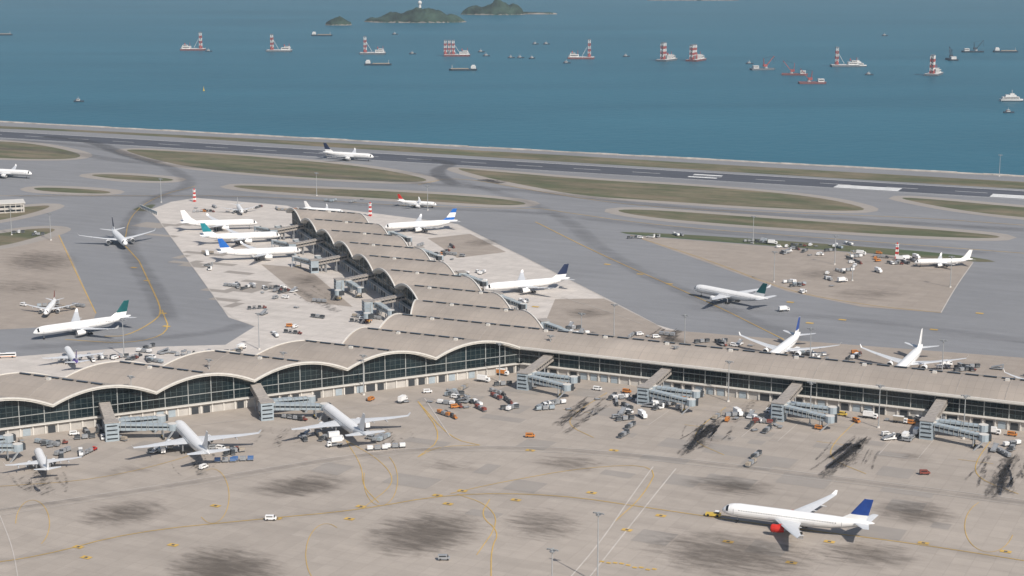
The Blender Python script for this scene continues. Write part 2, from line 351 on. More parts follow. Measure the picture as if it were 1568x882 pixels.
amesh('ground_stain',[blob(*q) for q in[(460,745,95,22,.9,-.08),(650,818,118,44,1.0,-.1),(190,787,90,25,.85,-.12),(345,872,112,44,1.05,0),(1120,745,95,20,.8,.08),(1400,785,90,26,.8,.1),(870,710,75,17,.7,.05),(1120,850,180,48,.85,.08),(830,805,85,35,.7,0),(690,712,75,15,.45,0),(1330,850,110,30,.7,.1),
 (60,400,80,22,.7,0),(40,440,90,18,.5,0),(1330,450,90,14,.5,0),(1250,420,60,12,.5,0),(740,372,40,8,.7,0),(470,430,40,14,.7,0),(1030,520,40,9,.9,.3),(900,480,50,10,.7,0),(1400,700,60,12,.4,.1),(200,720,70,14,.4,-.1),(1080,672,40,22,.5,.0),(1290,700,45,24,.5,0),(880,640,40,16,.4,0),(1530,735,40,24,.5,0)]],'stain',.24)
tm=[]
for a_,b_,w,al in[((900,612),(850,655),9,.75),((925,622),(860,668),6,.65),((1105,640),(1040,700),9,.8),((1085,650),(1060,690),14,.7),((1330,668),(1255,735),9,.8),((1310,680),(1285,720),15,.7),((1552,695),(1515,765),11,.8),((1535,710),(1545,760),9,.65),((60,720),(75,760),10,.6),((35,730),(50,755),8,.5),((300,700),(310,730),8,.6),((450,440),(520,480),12,.6),((1040,505),(1015,530),10,.8),((1160,610),(1120,650),8,.5),((1500,640),(1480,670),8,.5),((735,275),(770,281),18,1.),((590,660),(615,690),8,.5),((440,655),(420,690),8,.5)]:
    tm.append(band([G(*a_),(G(*a_)+G(*b_))/2,G(*b_)],w,al))
    for k in range(5):
        o_=Vector((R.uniform(-12,12),R.uniform(-12,9),0));o2=o_+Vector((R.uniform(-4,4),0,0));f_=R.uniform(.4,.9);p1=G(*a_).lerp(G(*b_),f_)
        tm.append(band([G(*a_)+o_,(G(*a_)+p1)/2+o_,p1+o2],R.uniform(1.2,3),al*.85))
amesh('tyre_marks',tm,'tyre_mark',.30)
wr=[band(pp(a),w,q) for a,w,q in[([(-60,225),(100,232),(200,250),(400,262),(700,285),(860,297),(1000,316),(1250,333),(1568,352),(1700,360)],30,.6),
 ([(0,213),(150,225),(200,240),(260,255),(300,285),(240,300),(200,335),(190,376),(235,440),(258,495)],24,.6),
 ([(0,300),(200,300),(400,302),(620,318),(830,325),(1000,348),(1250,368),(1568,392)],26,.5),([(600,262),(680,270),(860,325),(930,395),(1100,470),(1250,530)],24,.5),
 ([(640,243),(700,250),(660,262),(700,285)],22,1.),([(60,208),(140,216),(200,240),(250,250)],24,1.),([(-60,868),(60,853),(200,815),(400,795),(545,782),(690,756),(850,757),(1000,779),(1200,808),(1400,832),(1700,880)],14,.35),
 ([(1030,470),(1200,480),(1400,500),(1700,540)],26,.4),([(-60,790),(120,766),(300,739),(560,695),(700,686),(870,688),(1100,712),(1350,742),(1640,780)],7,.5),
 ([(0,535),(200,522),(330,510),(380,495)],20,.5)]]
amesh('taxiway_wear',wr,'wear',.27)
# ---------- terminal ----------
Mo=39.;MS=41.;ZE=14.5;RISE=6.2;UR=440.
term=bpy.data.objects.new('airport_terminal',None);sc.collection.objects.link(term);term.matrix_world=TM
def zr(v):
    m=Mo if v>=0 else MS
    t=((v%m)/m)*2-1;return ZE+RISE*(1-t*t)
def lr(k,v):
    if k<-1:l=.75*v-57
    elif k<=0:l=-88.
    elif k==1:l=-88.-(v-39)*15/39.
    else:l=39-64-v
    r=.75*v+2.6 if k<0 else(UR if k==0 else 39-v)
    return l,r
roofm=bpy.data.materials.new('roof_membrane');roofm.use_nodes=True;N=roofm.node_tree.nodes;L=roofm.node_tree.links;b=N['Principled BSDF'];b.inputs['Roughness'].default_value=.7;b.inputs['Specular IOR Level'].default_value=.2
tc=N.new('ShaderNodeTexCoord');br=N.new('ShaderNodeTexBrick');br.offset=0;br.inputs['Scale'].default_value=1;br.inputs['Brick Width'].default_value=4;br.inputs['Row Height'].default_value=6.5;br.inputs['Mortar Size'].default_value=.12
br.inputs['Color1'].default_value=(.36,.312,.268,1);br.inputs['Color2'].default_value=(.335,.292,.252,1);br.inputs['Mortar'].default_value=(.29,.255,.22,1);L.new(tc.outputs['Object'],br.inputs['Vector'])
n=N.new('ShaderNodeTexNoise');n.inputs['Scale'].default_value=.03;n.inputs['Detail'].default_value=8;L.new(tc.outputs['Object'],n.inputs['Vector'])
mr=N.new('ShaderNodeMapRange');mr.inputs['From Min'].default_value=.3;mr.inputs['From Max'].default_value=.7;mr.inputs['To Min'].default_value=.84;mr.inputs['To Max'].default_value=1.14;L.new(n.outputs['Fac'],mr.inputs['Value'])
vm=N.new('ShaderNodeVectorMath');vm.operation='SCALE';L.new(br.outputs['Color'],vm.inputs[0]);L.new(mr.outputs[0],vm.inputs['Scale']);L.new(vm.outputs[0],b.inputs['Base Color'])
MT['roof']=roofm
mb=MB();ms=MB();mf=MB()
NV=16
for k in range(-9,9):
    mod=Mo if k>=0 else MS
    v0=k*mod;T=[]
    for j in range(NV+1):
        v=v0+mod*j/NV
        t=2*j/NV-1;z=ZE+RISE*(1-t*t);l,r=lr(k,v);eps=.01*(j==0)-.01*(j==NV)
        T.append(((l,v+eps,z),(r,v+eps,z)))
    vs=[]
    for a_,c_ in T:vs+=[a_,c_,(a_[0],a_[1],a_[2]-1.),(c_[0],c_[1],c_[2]-1.)]
    fs=[];mm=[]
    for j in range(NV):
        a=4*j;c=4*(j+1)
        fs+=[(a,a+1,c+1,c),(a+2,c+2,c+3,a+3),(a,c,c+2,a+2),(a+1,a+3,c+3,c+1)];mm+=['roof','fascia','fascia','fascia']
    e=4*NV;fs+=[(0,2,3,1),(e,e+1,e+3,e+2)];mm+=['fascia','fascia']
    mb.add(vs,fs,mm)
    for s_ in(0,1):
        if k==0 and s_==1:continue
        for j in range(NV):
            p=Vector(T[j][s_]);q=Vector(T[j+1][s_]);mf.bar(p+Vector((0,0,.15)),q+Vector((0,0,.15)),.8,'fascia')
    vc=v0+mod/2;l,r=lr(k,vc);u=l+5
    while u<r-8:
        ms.box((u+3,vc+2.,ZE+RISE+.3),(6.4,1.2,.6),'dark_window');ms.box((u+3,vc+3.1,ZE+RISE+.2),(8.9,.5,.7),'bridge_roof')
        if (int(u)//9)%4==0:ms.box((u+3,vc-1.5,ZE+RISE+.5),(2,1.6,1.2),'fascia')
        u+=9
    u=math.ceil((l-40)/24)*24.
    while u<r+40:
        for j in range(NV):
            va=v0+mod*j/NV;vb=va+mod/NV
            la=max(lr(k,va)[0],lr(k,vb)[0]);rr=min(lr(k,va)[1],lr(k,vb)[1])
            if la+1<u<rr-1:mf.bar((u,va,T[j][0][2]+.05),(u,vb,T[j+1][0][2]+.05),.3,'bridge_roof')
        u+=24
mf.bar((0,0.2,ZE+.1),(UR,0.2,ZE+.1),1.1,'fascia');mf.bar((0,Mo-.2,ZE+.1),(UR,Mo-.2,ZE+.1),1.,'fascia')
mb.obj('roof',term);ms.obj('skylights',term);mf.obj('roof_trim',term)
foot=[(-369*.75-2.2,-369),(.4,3.5),(UR-5,3.5),(UR-5,35.5),(-1.5,35.5),(34-348,348),(-20-348,348),(-99.,80),(-83.5,39),(-83.5,-42),(-369*.75-52,-369)]
gw=MB();mu=MB();pd=MB()
for i in range(len(foot)-1):
    a=Vector(foot[i]+(0,));c=Vector(foot[i+1]+(0,));d=c-a;Ln=d.length;d.normalize();out=Vector((d.y,-d.x,0))
    nseg=max(1,int(Ln/3));st=Ln/nseg;ang=math.atan2(d.y,d.x)
    for j in range(nseg):
        p=a+d*st*j;q=a+d*st*(j+1);zp=zr(p.y)-.9;zq=zr(q.y)-.9
        gw.add([p+Vector((0,0,5)),q+Vector((0,0,5)),q+Vector((0,0,zq)),p+Vector((0,0,zp))],[(0,1,2,3)],'glass_wall')
        mu.bar(p+out*.1+Vector((0,0,5)),p+out*.1+Vector((0,0,zp)),.2 if j%4 else .42,'mullion' if j%4 else 'column')
        for zz in(7.5,10.,12.5,15.,17.5):
            if zz<min(zp,zq)-.3:mu.bar(p+out*.12+Vector((0,0,zz)),q+out*.12+Vector((0,0,zz)),.14 if zz!=10. else .32,'mullion' if zz!=10 else 'column')
        r_=R.random()
        if j%2==0:
            m_=a+d*st*(j+1)+out*1.03
            if r_<.75:pd.box((m_.x,m_.y,1.9),(3.6+(r_<.2)*1.4,.3,3.6),'podium_dark' if r_<.5 else 'bridge_panel',ang)
            m_=a+d*st*j+out*1.2;pd.box((m_.x,m_.y,2.4),(.7,.7,4.6),'fascia',ang)
    m_=(a+c)/2
    pd.box((m_.x+out.x*-.5,m_.y-out.y*.5,2.45),(Ln+1,3.,4.9),'podium',ang)
    pd.box((m_.x+out.x*.9,m_.y+out.y*.9,5.1),(Ln+2.,3.4,.4),'fascia',ang)
gw.obj('glass_curtain_wall',term);mu.obj('mullions',term);pd.obj('podium',term)
# ---------- jet bridges ----------
def jetbridge_mesh(Lw,two=True,z0=8.5,side=1):
    """x: outward from facade, tunnels fold toward +y*side"""
    m=MB();z1=5.6
    def tun(p,q,w,h,mat,roof,ribs=True):
        p=Vector(p);q=Vector(q);d=(q-p);ln=d.length;d.normalize();sdv=Vector((-d.y,d.x,0)).normalized()*w/2;up=Vector((0,0,h))
        m.add([p-sdv,p+sdv,p+sdv+up,p-sdv+up,q-sdv,q+sdv,q+sdv+up,q-sdv+up],[(0,3,2,1),(4,5,6,7),(0,4,7,3),(1,2,6,5),(0,1,5,4),(3,7,6,2)],[mat]*5+[roof])
        k=max(2,int(ln/2.2))
        for i in range(k+1):
            c=p.lerp(q,i/k)
            m.bar(c-sdv*1.03+Vector((0,0,.1)),c-sdv*1.03+up,.22,'column' if ribs else 'bridge_roof');m.bar(c+sdv*1.03+Vector((0,0,.1)),c+sdv*1.03+up,.22,'column' if ribs else 'bridge_roof')
            m.bar(c-sdv+up+Vector((0,0,.05)),c+sdv+up+Vector((0,0,.05)),.2,'bridge_roof' if not ribs else 'column')
        m.add([p-sdv*1.02+up*.42,p-sdv*1.02+up*.7,q-sdv*1.02+up*.7,q-sdv*1.02+up*.42],[(0,1,2,3)],'dark_window')
        m.add([p+sdv*1.02+up*.42,q+sdv*1.02+up*.42,q+sdv*1.02+up*.7,p+sdv*1.02+up*.7],[(0,1,2,3)],'dark_window')
    tun((0,0,z0),(Lw,0,z1),5.2,3.4,'bridge_roof','bridge_roof',False)
    for t in(.35,.7):
        for y in(-2,2):m.bar((Lw*t,y,0),(Lw*t,y,z0+(z1-z0)*t),.6,'metal_grey')
    m.box((Lw+2,0,4.6),(5.6,6.4,9.2),'bridge_panel');m.box((Lw+2,0,9.4),(6.2,7,.4),'bridge_roof')
    for i in range(4):m.box((Lw+4.9,0,1.4+i*2.1),(.25,5,.5),'dark_window')
    m.box((Lw+2,-side*3.3,3.),(4.4,.4,2.2),'dark_window')
    for k,(off,dx,ln) in enumerate(((.5,7,27),(-6,-3,23)) if two else((.5,5,26),)):
        s=Vector((Lw+2+off,side*2,5.1));m.cyl((s.x,s.y,0.1),(s.x,s.y,5),.6,.6,8,'metal_grey');m.cyl((s.x,s.y,4.7),(s.x,s.y,8.6),2.5,2.5,12,'bridge_panel','fascia')
        d=Vector((dx,side*26,-.8)).normalized();e=s+d*ln
        tun(s,s+d*ln*.55,3.6,3.3,'bridge_panel','bridge_panel');tun(s+d*ln*.5+Vector((0,0,.2)),e+Vector((0,0,.2)),3.1,2.8,'bridge_panel','bridge_panel')
        c=s+d*ln*.82
        for y in(-1.9,1.9):
            g=Vector((y,0,0));m.bar(c+g,Vector((c.x+y,c.y,.8)),.5,'metal_grey');m.cyl((c.x+y-.25,c.y,.7),(c.x+y+.25,c.y,.7),.7,.7,8,'rubber')
        m.bar(Vector((c.x-2,c.y,1.2)),Vector((c.x+2,c.y,1.2)),.5,'yellow_paint_v')
        m.cyl(e+Vector((0,0,.0)),e+Vector((0,0,3.3)),2.4,2.4,10,'bridge_panel','fascia');m.box((e.x-1.5,e.y+side*1.5,e.z+1.5),(3.4,3.2,2.9),'dark_paint',.3)
        m.bar(e+Vector((2,0,0)),e+Vector((3.5,-side*4,-4.5)),.7,'metal_grey')
    return m
JB={}
def jb(u,v,ang,Lw,side,two=True):
    key=(Lw,side,two)
    if key not in JB:JB[key]=jetbridge_mesh(Lw,two,side=side).mesh('jet_bridge')
    p=W(u,v);place(JB[key],'jet_bridge',p.x,p.y,math.degrees(A)+ang)
def solve(f,px,z,lo,hi):
    for _ in range(50):
        m=(lo+hi)/2;w=W(*f(m));x=P(w.x,w.y,z)[0]
        if x<px:lo=m
        else:hi=m
    return (lo+hi)/2
for px in(842,1022,1222,1443,1690):
    u=solve(lambda t:(t,3.5),px,10,-20,420);jb(u,2.5,-90,30,1)
for px in(160,391,-75):
    v=solve(lambda t:(.75*t-2.2,t),px,10,-360,3);jb(.75*v-1.5,v-.7,-45,24,1)
for v in(112,165,218,270,318):jb(-20.7-v,v-.7,-135,22,-1 if v>200 else 1)
for v in(75,135,190,262,320):jb(34.7-v,v+.7,45,20,-1)
for u in(35,110,185,262):jb(u,36.5,90,18,1)
# ---------- airliners ----------
nmat('wing_grey',(.58,.59,.60),.4,var=.04)
def airliner(Ln,Rf,span,tail='blue_tail',eng='white_paint',rear=None,winglet=True,finband=None):
    m=MB();zc=Rf*.98+2.6*Ln/63;hx=Ln/2;n=20
    stn=[(0,.03,-.28),(.006,.22,-.27),(.018,.45,-.2),(.034,.66,-.12),(.052,.82,-.06),(.08,.94,-.02),(.12,1,0),(.3,1,0),(.5,1,0),(.64,1,0),(.72,.93,.07),(.8,.77,.2),(.88,.55,.36),(.95,.32,.52),(.985,.18,.6),(1,.07,.63)]
    rings=[]
    for t,r,zo in stn:
        rings.append([(hx-t*Ln,math.sin(2*math.pi*i/n)*r*Rf,zc+zo*Rf+math.cos(2*math.pi*i/n)*r*Rf) for i in range(n)])
    def fm(j,i):
        a=(i+.5)/n*360;a=a if a<180 else 360-a
        if j==3 and 22<a<85:return 'dark_window'
        if rear and j>=11:return rear
        if a>125:return 'grey_belly'
        return 'white_paint'
    m.loft(rings,fm)
    x=hx-.13*Ln
    while x>-hx+.22*Ln:
        for s in(-1,1):
            y=s*Rf*.975;z=zc+.26*Rf;m.add([(x,y,z-.2),(x+.36,y,z-.2),(x+.36,y*.985,z+.2),(x,y*.985,z+.2)],[(0,1,2,3) if s<0 else(3,2,1,0)],'dark_window')
        x-=1.05
    for fx in(.09,.33,.62,.8):
        for s in(-1,1):
            y=s*Rf*(.985 if fx<.7 else .8);X=hx-fx*Ln
            m.add([(X,y,zc-.35*Rf),(X+.18,y,zc-.35*Rf),(X+.18,y*.97,zc+.4*Rf),(X,y*.97,zc+.4*Rf)],[(0,1,2,3)],'metal_grey')
    m.loft([[(hx-t*Ln,math.sin(2*math.pi*i/10)*Rf*.85*q,zc-.55*Rf+math.cos(2*math.pi*i/10)*Rf*.62*q) for i in range(10)] for t,q in((.32,.3),(.36,.9),(.5,1),(.6,.9),(.66,.3))],'grey_belly')
    b=span/2
    def sec(x,y,z,c,th,vert=False):
        pr=[(0,0),(.12,.5),(.4,.55),(.75,.28),(1,0),(.75,-.2),(.4,-.42),(.12,-.38)]
        return [(x-q*c,y+(w*th*c if vert else 0),z+(0 if vert else w*th*c)) for q,w in pr]
    xr=hx-.345*Ln;sw=.58
    for s in(-1,1):
        secs=[]
        for yy,c in((0,.185*Ln),(Rf*.9,.17*Ln),(.36*b,.108*Ln),(.75*b,.062*Ln),(b*.985,.037*Ln)):
            z=zc-.5*Rf+yy*.085+.9*(yy/b)**3;secs.append(sec(xr-yy*sw,s*yy,z,c,.11))
        if s>0:secs=secs[::-1]
        m.loft(secs,lambda j,i:'wing_grey')
        zt=zc-.5*Rf+b*.085+.9
        if winglet:
            m.loft([sec(xr-b*sw*.985,s*b*.985,zt,.037*Ln,.1),sec(xr-b*sw-1.2,s*(b+.6),zt+1.6,.016*Ln,.1)][::s*-1],'white_paint')
        for q in(.25,.45,.65):
            y=s*q*b;X=xr-abs(y)*sw-(.12 if q<.3 else .085 if q<.5 else .07)*Ln;z=zc-.5*Rf+abs(y)*.085-.5
            m.cyl((X+2.2,y,z+.1),(X-1.8,y,z),.45,.12,6,'wing_grey')
        y=s*.315*b;X=xr-abs(y)*sw;z=zc-.5*Rf+abs(y)*.085-1.75*Rf/2.8;r=1.5*Rf/2.8
        pr=[(3.6,.9),(3.75,1.),(3.3,1.1),(1.8,1.12),(0,.98),(-1.6,.74)]
        k=Rf/2.8
        m.loft([[(X+a*k,y+math.sin(2*math.pi*i/14)*r*q,z+math.cos(2*math.pi*i/14)*r*q) for i in range(14)] for a,q in pr],lambda j,i:'metal_grey' if j==0 else eng,caps=False)
        m.cyl((X+3.*k,y,z),(X+2.9*k,y,z),r*.93,r*.93,14,'dark_paint')
        m.cyl((X-1.5*k,y,z),(X-3.2*k,y,z),r*.6,r*.15,10,'metal_grey')
        m.add([(X+2.*k,y-.25,z+r*.9),(X+2.*k,y+.25,z+r*.9),(X-3*k,y+.25,z+r*1.25),(X-3*k,y-.25,z+r*1.25),(X-1*k,y-.25,z+r*.3),(X-1*k,y+.25,z+r*.3),(X-.0,y,z+r*1.5)],[(0,1,6),(0,4,5,1),(1,5,3,6),(0,6,2,4),(2,3,5,4),(2,6,3)],eng)
        xs=hx-.86*Ln
        q=[sec(xs,0,zc+.42*Rf,.105*Ln,.09),sec(xs-.155*Ln*.62,s*.155*Ln,zc+.42*Rf+1.1,.04*Ln,.09)]
        m.loft(q[::-1] if s>0 else q,'wing_grey')
        y=s*.088*span;X=hx-.535*Ln
        m.bar((X,y,zc-.6*Rf),(X,y,.9),.45,'metal_grey')
        for dx in(-.9,.9) if Rf>2.3 else(0,):
            for dy in(-.65,.65):m.cyl((X+dx,y+dy-.22,.62),(X+dx,y+dy+.22,.62),.62,.62,12,'rubber')
    X=hx-.105*Ln;m.bar((X,0,zc-.8*Rf),(X,0,.6),.3,'metal_grey')
    for dy in(-.35,.35):m.cyl((X,dy-.17,.5),(X,dy+.17,.5),.5,.5,12,'rubber')
    xf=hx-.815*Ln;h=.142*Ln
    f0=sec(xf+.035*Ln,0,zc+.8*Rf,.165*Ln,.07,True);f1=sec(xf-.03*Ln,0,zc+.95*Rf+h*.22,.115*Ln,.08,True);fmid=sec(xf-.078*Ln,0,zc+.95*Rf+h*.65,.083*Ln,.08,True);f2=sec(xf-.118*Ln,0,zc+.95*Rf+h,.055*Ln,.08,True)
    m.loft([f0,f1,fmid,f2],(lambda j,i:('white_paint' if j==0 else tail) if not finband else(tail,finband,tail)[j]))
    return m
AM={}
def plane(px,py,h,kind='w',scale=1.,**kw):
    k=(kind,tuple(sorted(kw.items())))
    if k not in AM:
        d=dict(w=(63,2.82,60),t=(70,3.1,62),n=(38,1.98,34),r=(44,2.0,34))[kind];AM[k]=airliner(*d,**kw).mesh('passenger_airliner',False)
    g=G(px,py,5.);return place(AM[k],'passenger_airliner',g.x,g.y,h,z=.3,sc_=scale)
pl=[(1220,795,157,'w',dict(tail='blue_tail',eng='red_paint')),(295,675,114,'w',dict(tail='white_paint')),(528,648,114,'w',dict(tail='white_paint',rear='grey_belly')),
(65,702,112,'n',dict(tail='white_paint')),(127,499,217,'w',dict(tail='green_tail')),(182,364,-68,'w',dict(tail='navy_tail')),
(335,343,10,'w',dict(tail='white_paint')),(368,363,14,'w',dict(tail='teal_tail')),(397,387,17,'w',dict(tail='brightblue_tail')),
(645,345,200,'w',dict(tail='brightblue_tail',finband='white_paint')),(808,436,203,'w',dict(tail='navy_tail')),(638,309,-20,'n',dict(tail='red_paint')),
(533,238,-25,'w',dict(tail='navy_tail')),(8,264,-20,'w',dict(tail='white_paint')),(1118,452,133,'w',dict(tail='green_tail')),(1445,398,186,'r',dict(tail='white_paint')),
(1202,532,-115,'w',dict(tail='blue_tail')),(1393,552,-115.5,'w',dict(tail='white_paint')),(1585,578,-115.5,'n',dict(tail='white_paint')),
(77,467,-85,'n',dict(tail='dull_red')),(110,543,112,'r',dict(tail='purple_tail',rear='purple_tail')),(367,317,-75,'n',dict(tail='white_paint')),(495,320,-20,'n',dict(tail='white_paint'))]
for x,y,h,k,kw in pl:plane(x,y,h,k,**kw)
# ---------- ground vehicles ----------
def wheels(m,xs,w,r=.45):
    for x in xs:
        for s in(-1,1):m.cyl((x,s*w-.14,r),(x,s*w+.14,r),r,r,10,'rubber')
def van(col):
    m=MB();m.prism([(-2.6,.4),(2.5,.4),(2.6,1.1),(1.9,1.4),(1.3,2.2),(-2.5,2.25),(-2.6,1.2)],-.95,.95,col)
    m.prism([(1.33,1.42),(1.88,1.42),(1.36,2.1)],-.97,.97,'dark_window');m.add([(1.93,-.8,1.42),(1.93,.8,1.42),(1.36,.8,2.15),(1.36,-.8,2.15)],[(0,1,2,3)],'dark_window')
    m.box((-.6,0,1.75),(3,1.94,.5),'dark_window');wheels(m,(-1.6,1.6),.85,.38);return m
def truck(col,cab='white_paint',lift=1.2):
    m=MB();m.prism([(2.2,.6),(4.2,.6),(4.3,1.5),(3.9,2.7),(2.2,2.75)],-1.15,1.15,cab);m.box((3.2,0,2.1),(1.3,2.36,.7),'dark_window')
    m.box((-.9,0,.9),(6.4,1.8,.35),'metal_grey');m.box((-.9,0,lift+1.25),(5.8,2.4,2.4),col);m.box((-.9,0,lift+2.5),(5.9,2.5,.12),'white_paint')
    if lift>1.4:
        m.bar((-3,0.9,1),(1.5,.9,lift),.2,'metal_grey');m.bar((-3,-.9,lift),(1.5,-.9,1),.2,'metal_grey')
    wheels(m,(-3,-1.6,3),1.05,.5);return m
def bus(col):
    m=MB();m.prism([(-6,.4),(6,.4),(6.1,1.2),(5.8,3),(-6,3)],-1.4,1.4,'white_paint');m.box((-.1,0,2.1),(11.4,2.84,.9),'dark_window');m.box((0,0,.85),(12.02,2.84,.4),col)
    m.box((-2,0,3.15),(3,1.6,.35),'metal_grey');wheels(m,(-3.8,3.8),1.28,.5);return m
def tractor(m,x,col):
    m.prism([(x-1.4,.4),(x+1.4,.4),(x+1.5,1.1),(x+.3,1.2),(x-.1,1.25),(x-1.4,1.1)],-.75,.75,col);m.box((x-.5,0,1.95),(1.3,1.4,.12),col)
    for a in(-1.1,.1):
        for b in(-.6,.6):m.bar((x+a,b,1.1),(x+a,b,1.95),.1,'dark_paint')
    m.box((x-.5,0,1.35),(.5,1,.5),'dark_paint');wheels(m,(x-.9,x+.9),.75,.4)
def train(col,cargo,n=3):
    m=MB();tractor(m,0,col);x=-3.6
    for i in range(n):
        m.box((x,0,.62),(2.8,1.5,.16),'metal_grey');m.bar((x+1.3,0,.5),(x+2.3,0,.5),.12,'dark_paint')
        if i%2==0:m.prism([(x-1.2,.7),(x+1.2,.7),(x+1.2,1.9),(x+.8,2.2),(x-1.2,2.2)],-.75,.75,cargo)
        else:
            m.box((x-.3,0,1.05),(1.6,1.2,.7),cargo);m.box((x,0,2.1),(2.6,1.5,.08),cargo)
            for a in(-1.2,1.2):m.bar((x+a,-.7,.7),(x+a,-.7,2.1),.08,'metal_grey');m.bar((x+a,.7,.7),(x+a,.7,2.1),.08,'metal_grey')
        wheels(m,(x-.9,x+.9),.65,.25);x-=3.7
    return m
def loader(col):
    m=MB();m.box((0,0,.8),(7.5,2.8,.5),col);m.prism([(-3.4,1.1),(3.4,2.9),(3.4,3.2),(-3.4,1.4)],-1.3,1.3,'metal_grey')
    m.box((3.2,1.1,2.2),(1.1,1,2.2),col);m.bar((-2.5,-1.2,1),(2.5,-1.2,3),.2,'dark_paint');m.bar((2.5,1.2,1),(-2.5,1.2,1.6),.2,'dark_paint');wheels(m,(-2.6,2.6),1.25,.45);return m
def tug(col):
    m=MB();m.prism([(-3.5,.4),(3.5,.4),(3.5,1.3),(1.2,1.4),(-3.5,1.3)],-1.4,1.4,col);m.prism([(.9,1.35),(2.9,1.35),(2.5,2.4),(1.1,2.4)],-.9,.9,'dark_window');m.box((1.8,0,2.48),(1.8,2,.14),'white_paint');wheels(m,(-2.2,2.2),1.3,.6)
    m.bar((3.5,0,.7),(8,0,.6),.16,'yellow_paint_v');return m
def ulds(col,n=3):
    m=MB();
    for i in range(n):
        x=(i-1)*3.9;m.box((x,0,.5),(3.3,2.2,.2),'metal_grey');m.prism([(x-1.45,.65),(x+1.2,.65),(x+1.5,1.1),(x+1.5,2.2),(x-1.45,2.2)],-1,1,col if i!=1 else 'metal_grey');m.bar((x-1.5,-1.02,1.4),(x+1.5,-1.02,1.4),.1,'metal_grey');wheels(m,(x-1.2,x+1.2),.95,.22)
    return m
def dolly():
    m=MB();m.box((0,0,.5),(3.3,2.2,.2),'metal_grey');m.bar((1.6,0,.5),(3,0,.4),.12,'dark_paint');wheels(m,(-1.2,1.2),.95,.22)
    for a in(-1.5,1.5):m.box((a,0,.75),(.12,2.2,.4),'metal_grey')
    return m
VM={}
def vmesh(key):
    if key in VM:return VM[key]
    k,c=key
    m={'van':lambda:van(c),'truck':lambda:truck(c),'cater':lambda:truck(c,lift=2.6),'bus':lambda:bus(c),'train':lambda:train(c,R.choice(['dark_paint','metal_grey','tan_paint'])),'loader':lambda:loader(c),'tug':lambda:tug(c),'uld':lambda:ulds(c),'dolly':dolly}[k]()
    nm_={'van':'service_van','truck':'box_truck','cater':'catering_truck','bus':'apron_bus','train':'baggage_train','loader':'cargo_loader','tug':'aircraft_tug','uld':'cargo_container_train','dolly':'cargo_dolly'}[k]
    VM[key]=(m.mesh(nm_),nm_);return VM[key]
def veh(px,py,k,c,h):
    me,nm_=vmesh((k,c));g=G(px,py);place(me,nm_,g.x,g.y,h,z=.32,sc_=.9)
UH=-25.5
for q in[(740,585,'truck','white_paint',UH),(769,575,'truck','orange_paint',UH),(655,602,'van','white_paint',10),(300,631,'truck','orange_paint',25),(250,636,'van','yellow_paint_v',25),(222,640,'van','white_paint',25),(60,660,'truck','white_paint',25),(125,650,'van','white_paint',25),(20,668,'van','orange_paint',25),
 (1092,791,'tug','yellow_paint_v',-17),(697,642,'train','orange_paint',-60),(680,636,'uld','orange_paint',-50),(722,618,'train','dark_paint',-70),(736,628,'uld','dull_red',-60),(760,610,'uld','dull_red',-60),(771,606,'train','dark_paint',-50),(703,612,'train','dark_paint',-80),
 (812,670,'van','orange_paint',0),(578,689,'uld','white_paint',10),(605,686,'uld','white_paint',10),(513,684,'cater','white_paint',200),(514,676,'cater','white_paint',20),(345,708,'uld','blue_paint',5),(372,706,'uld','blue_paint',5),(312,718,'van','white_paint',60),
 (100,680,'train','dull_red',20),(130,672,'uld','dark_paint',20),(560,660,'cater','white_paint',114),(960,602,'van','orange_paint',UH),(915,598,'van','white_paint',UH),(1180,632,'van','white_paint',UH),(1155,640,'uld','dark_paint',UH),(1168,648,'uld','dull_red',UH),(1290,637,'van','yellow_paint_v',UH),(1332,641,'truck','white_paint',UH),(1395,650,'van','orange_paint',UH),(1378,648,'truck','tan_paint',UH),(1255,658,'van','orange_paint',UH),(1520,665,'truck','white_paint',UH),(1550,668,'van','orange_paint',UH),
 (945,622,'train','dark_paint',-90),(962,632,'uld','dark_paint',-90),(1158,700,'uld','dark_paint',60),(1150,712,'uld','tan_paint',60),(965,655,'uld','dark_paint',62),(955,668,'uld','dark_paint',62),(1385,672,'uld','dark_paint',60),(1416,727,'van','dull_red',0),(145,690,'train','red_paint',70),
 (10,548,'bus','orange_paint',10),(415,797,'van','white_paint',0),(1200,477,'truck','white_paint',20),(680,858,'van','metal_grey',0)]:veh(*q)
def cluster(cx,cy,rx,ry,n,kinds,h=None):
    for _ in range(n):
        x=cx+R.uniform(-rx,rx);y=cy+R.uniform(-ry,ry);k=R.choice(kinds);veh(x,y,k[0],k[1],(h if h is not None else R.choice([UH,64.5,19.5,-70]))+R.uniform(-6,6))
KA=[('train','dark_paint'),('uld','white_paint'),('van','white_paint'),('uld','metal_grey'),('loader','metal_grey'),('truck','white_paint'),('uld','bridge_panel'),('van','metal_grey'),('dolly','a'),('dolly','a'),('dolly','a'),('dolly','a'),('train','dull_red'),('uld','dark_paint'),('loader','white_paint'),('van','orange_paint'),('uld','tan_paint'),('van','white_paint'),('train','dull_red'),('uld','dark_paint')]
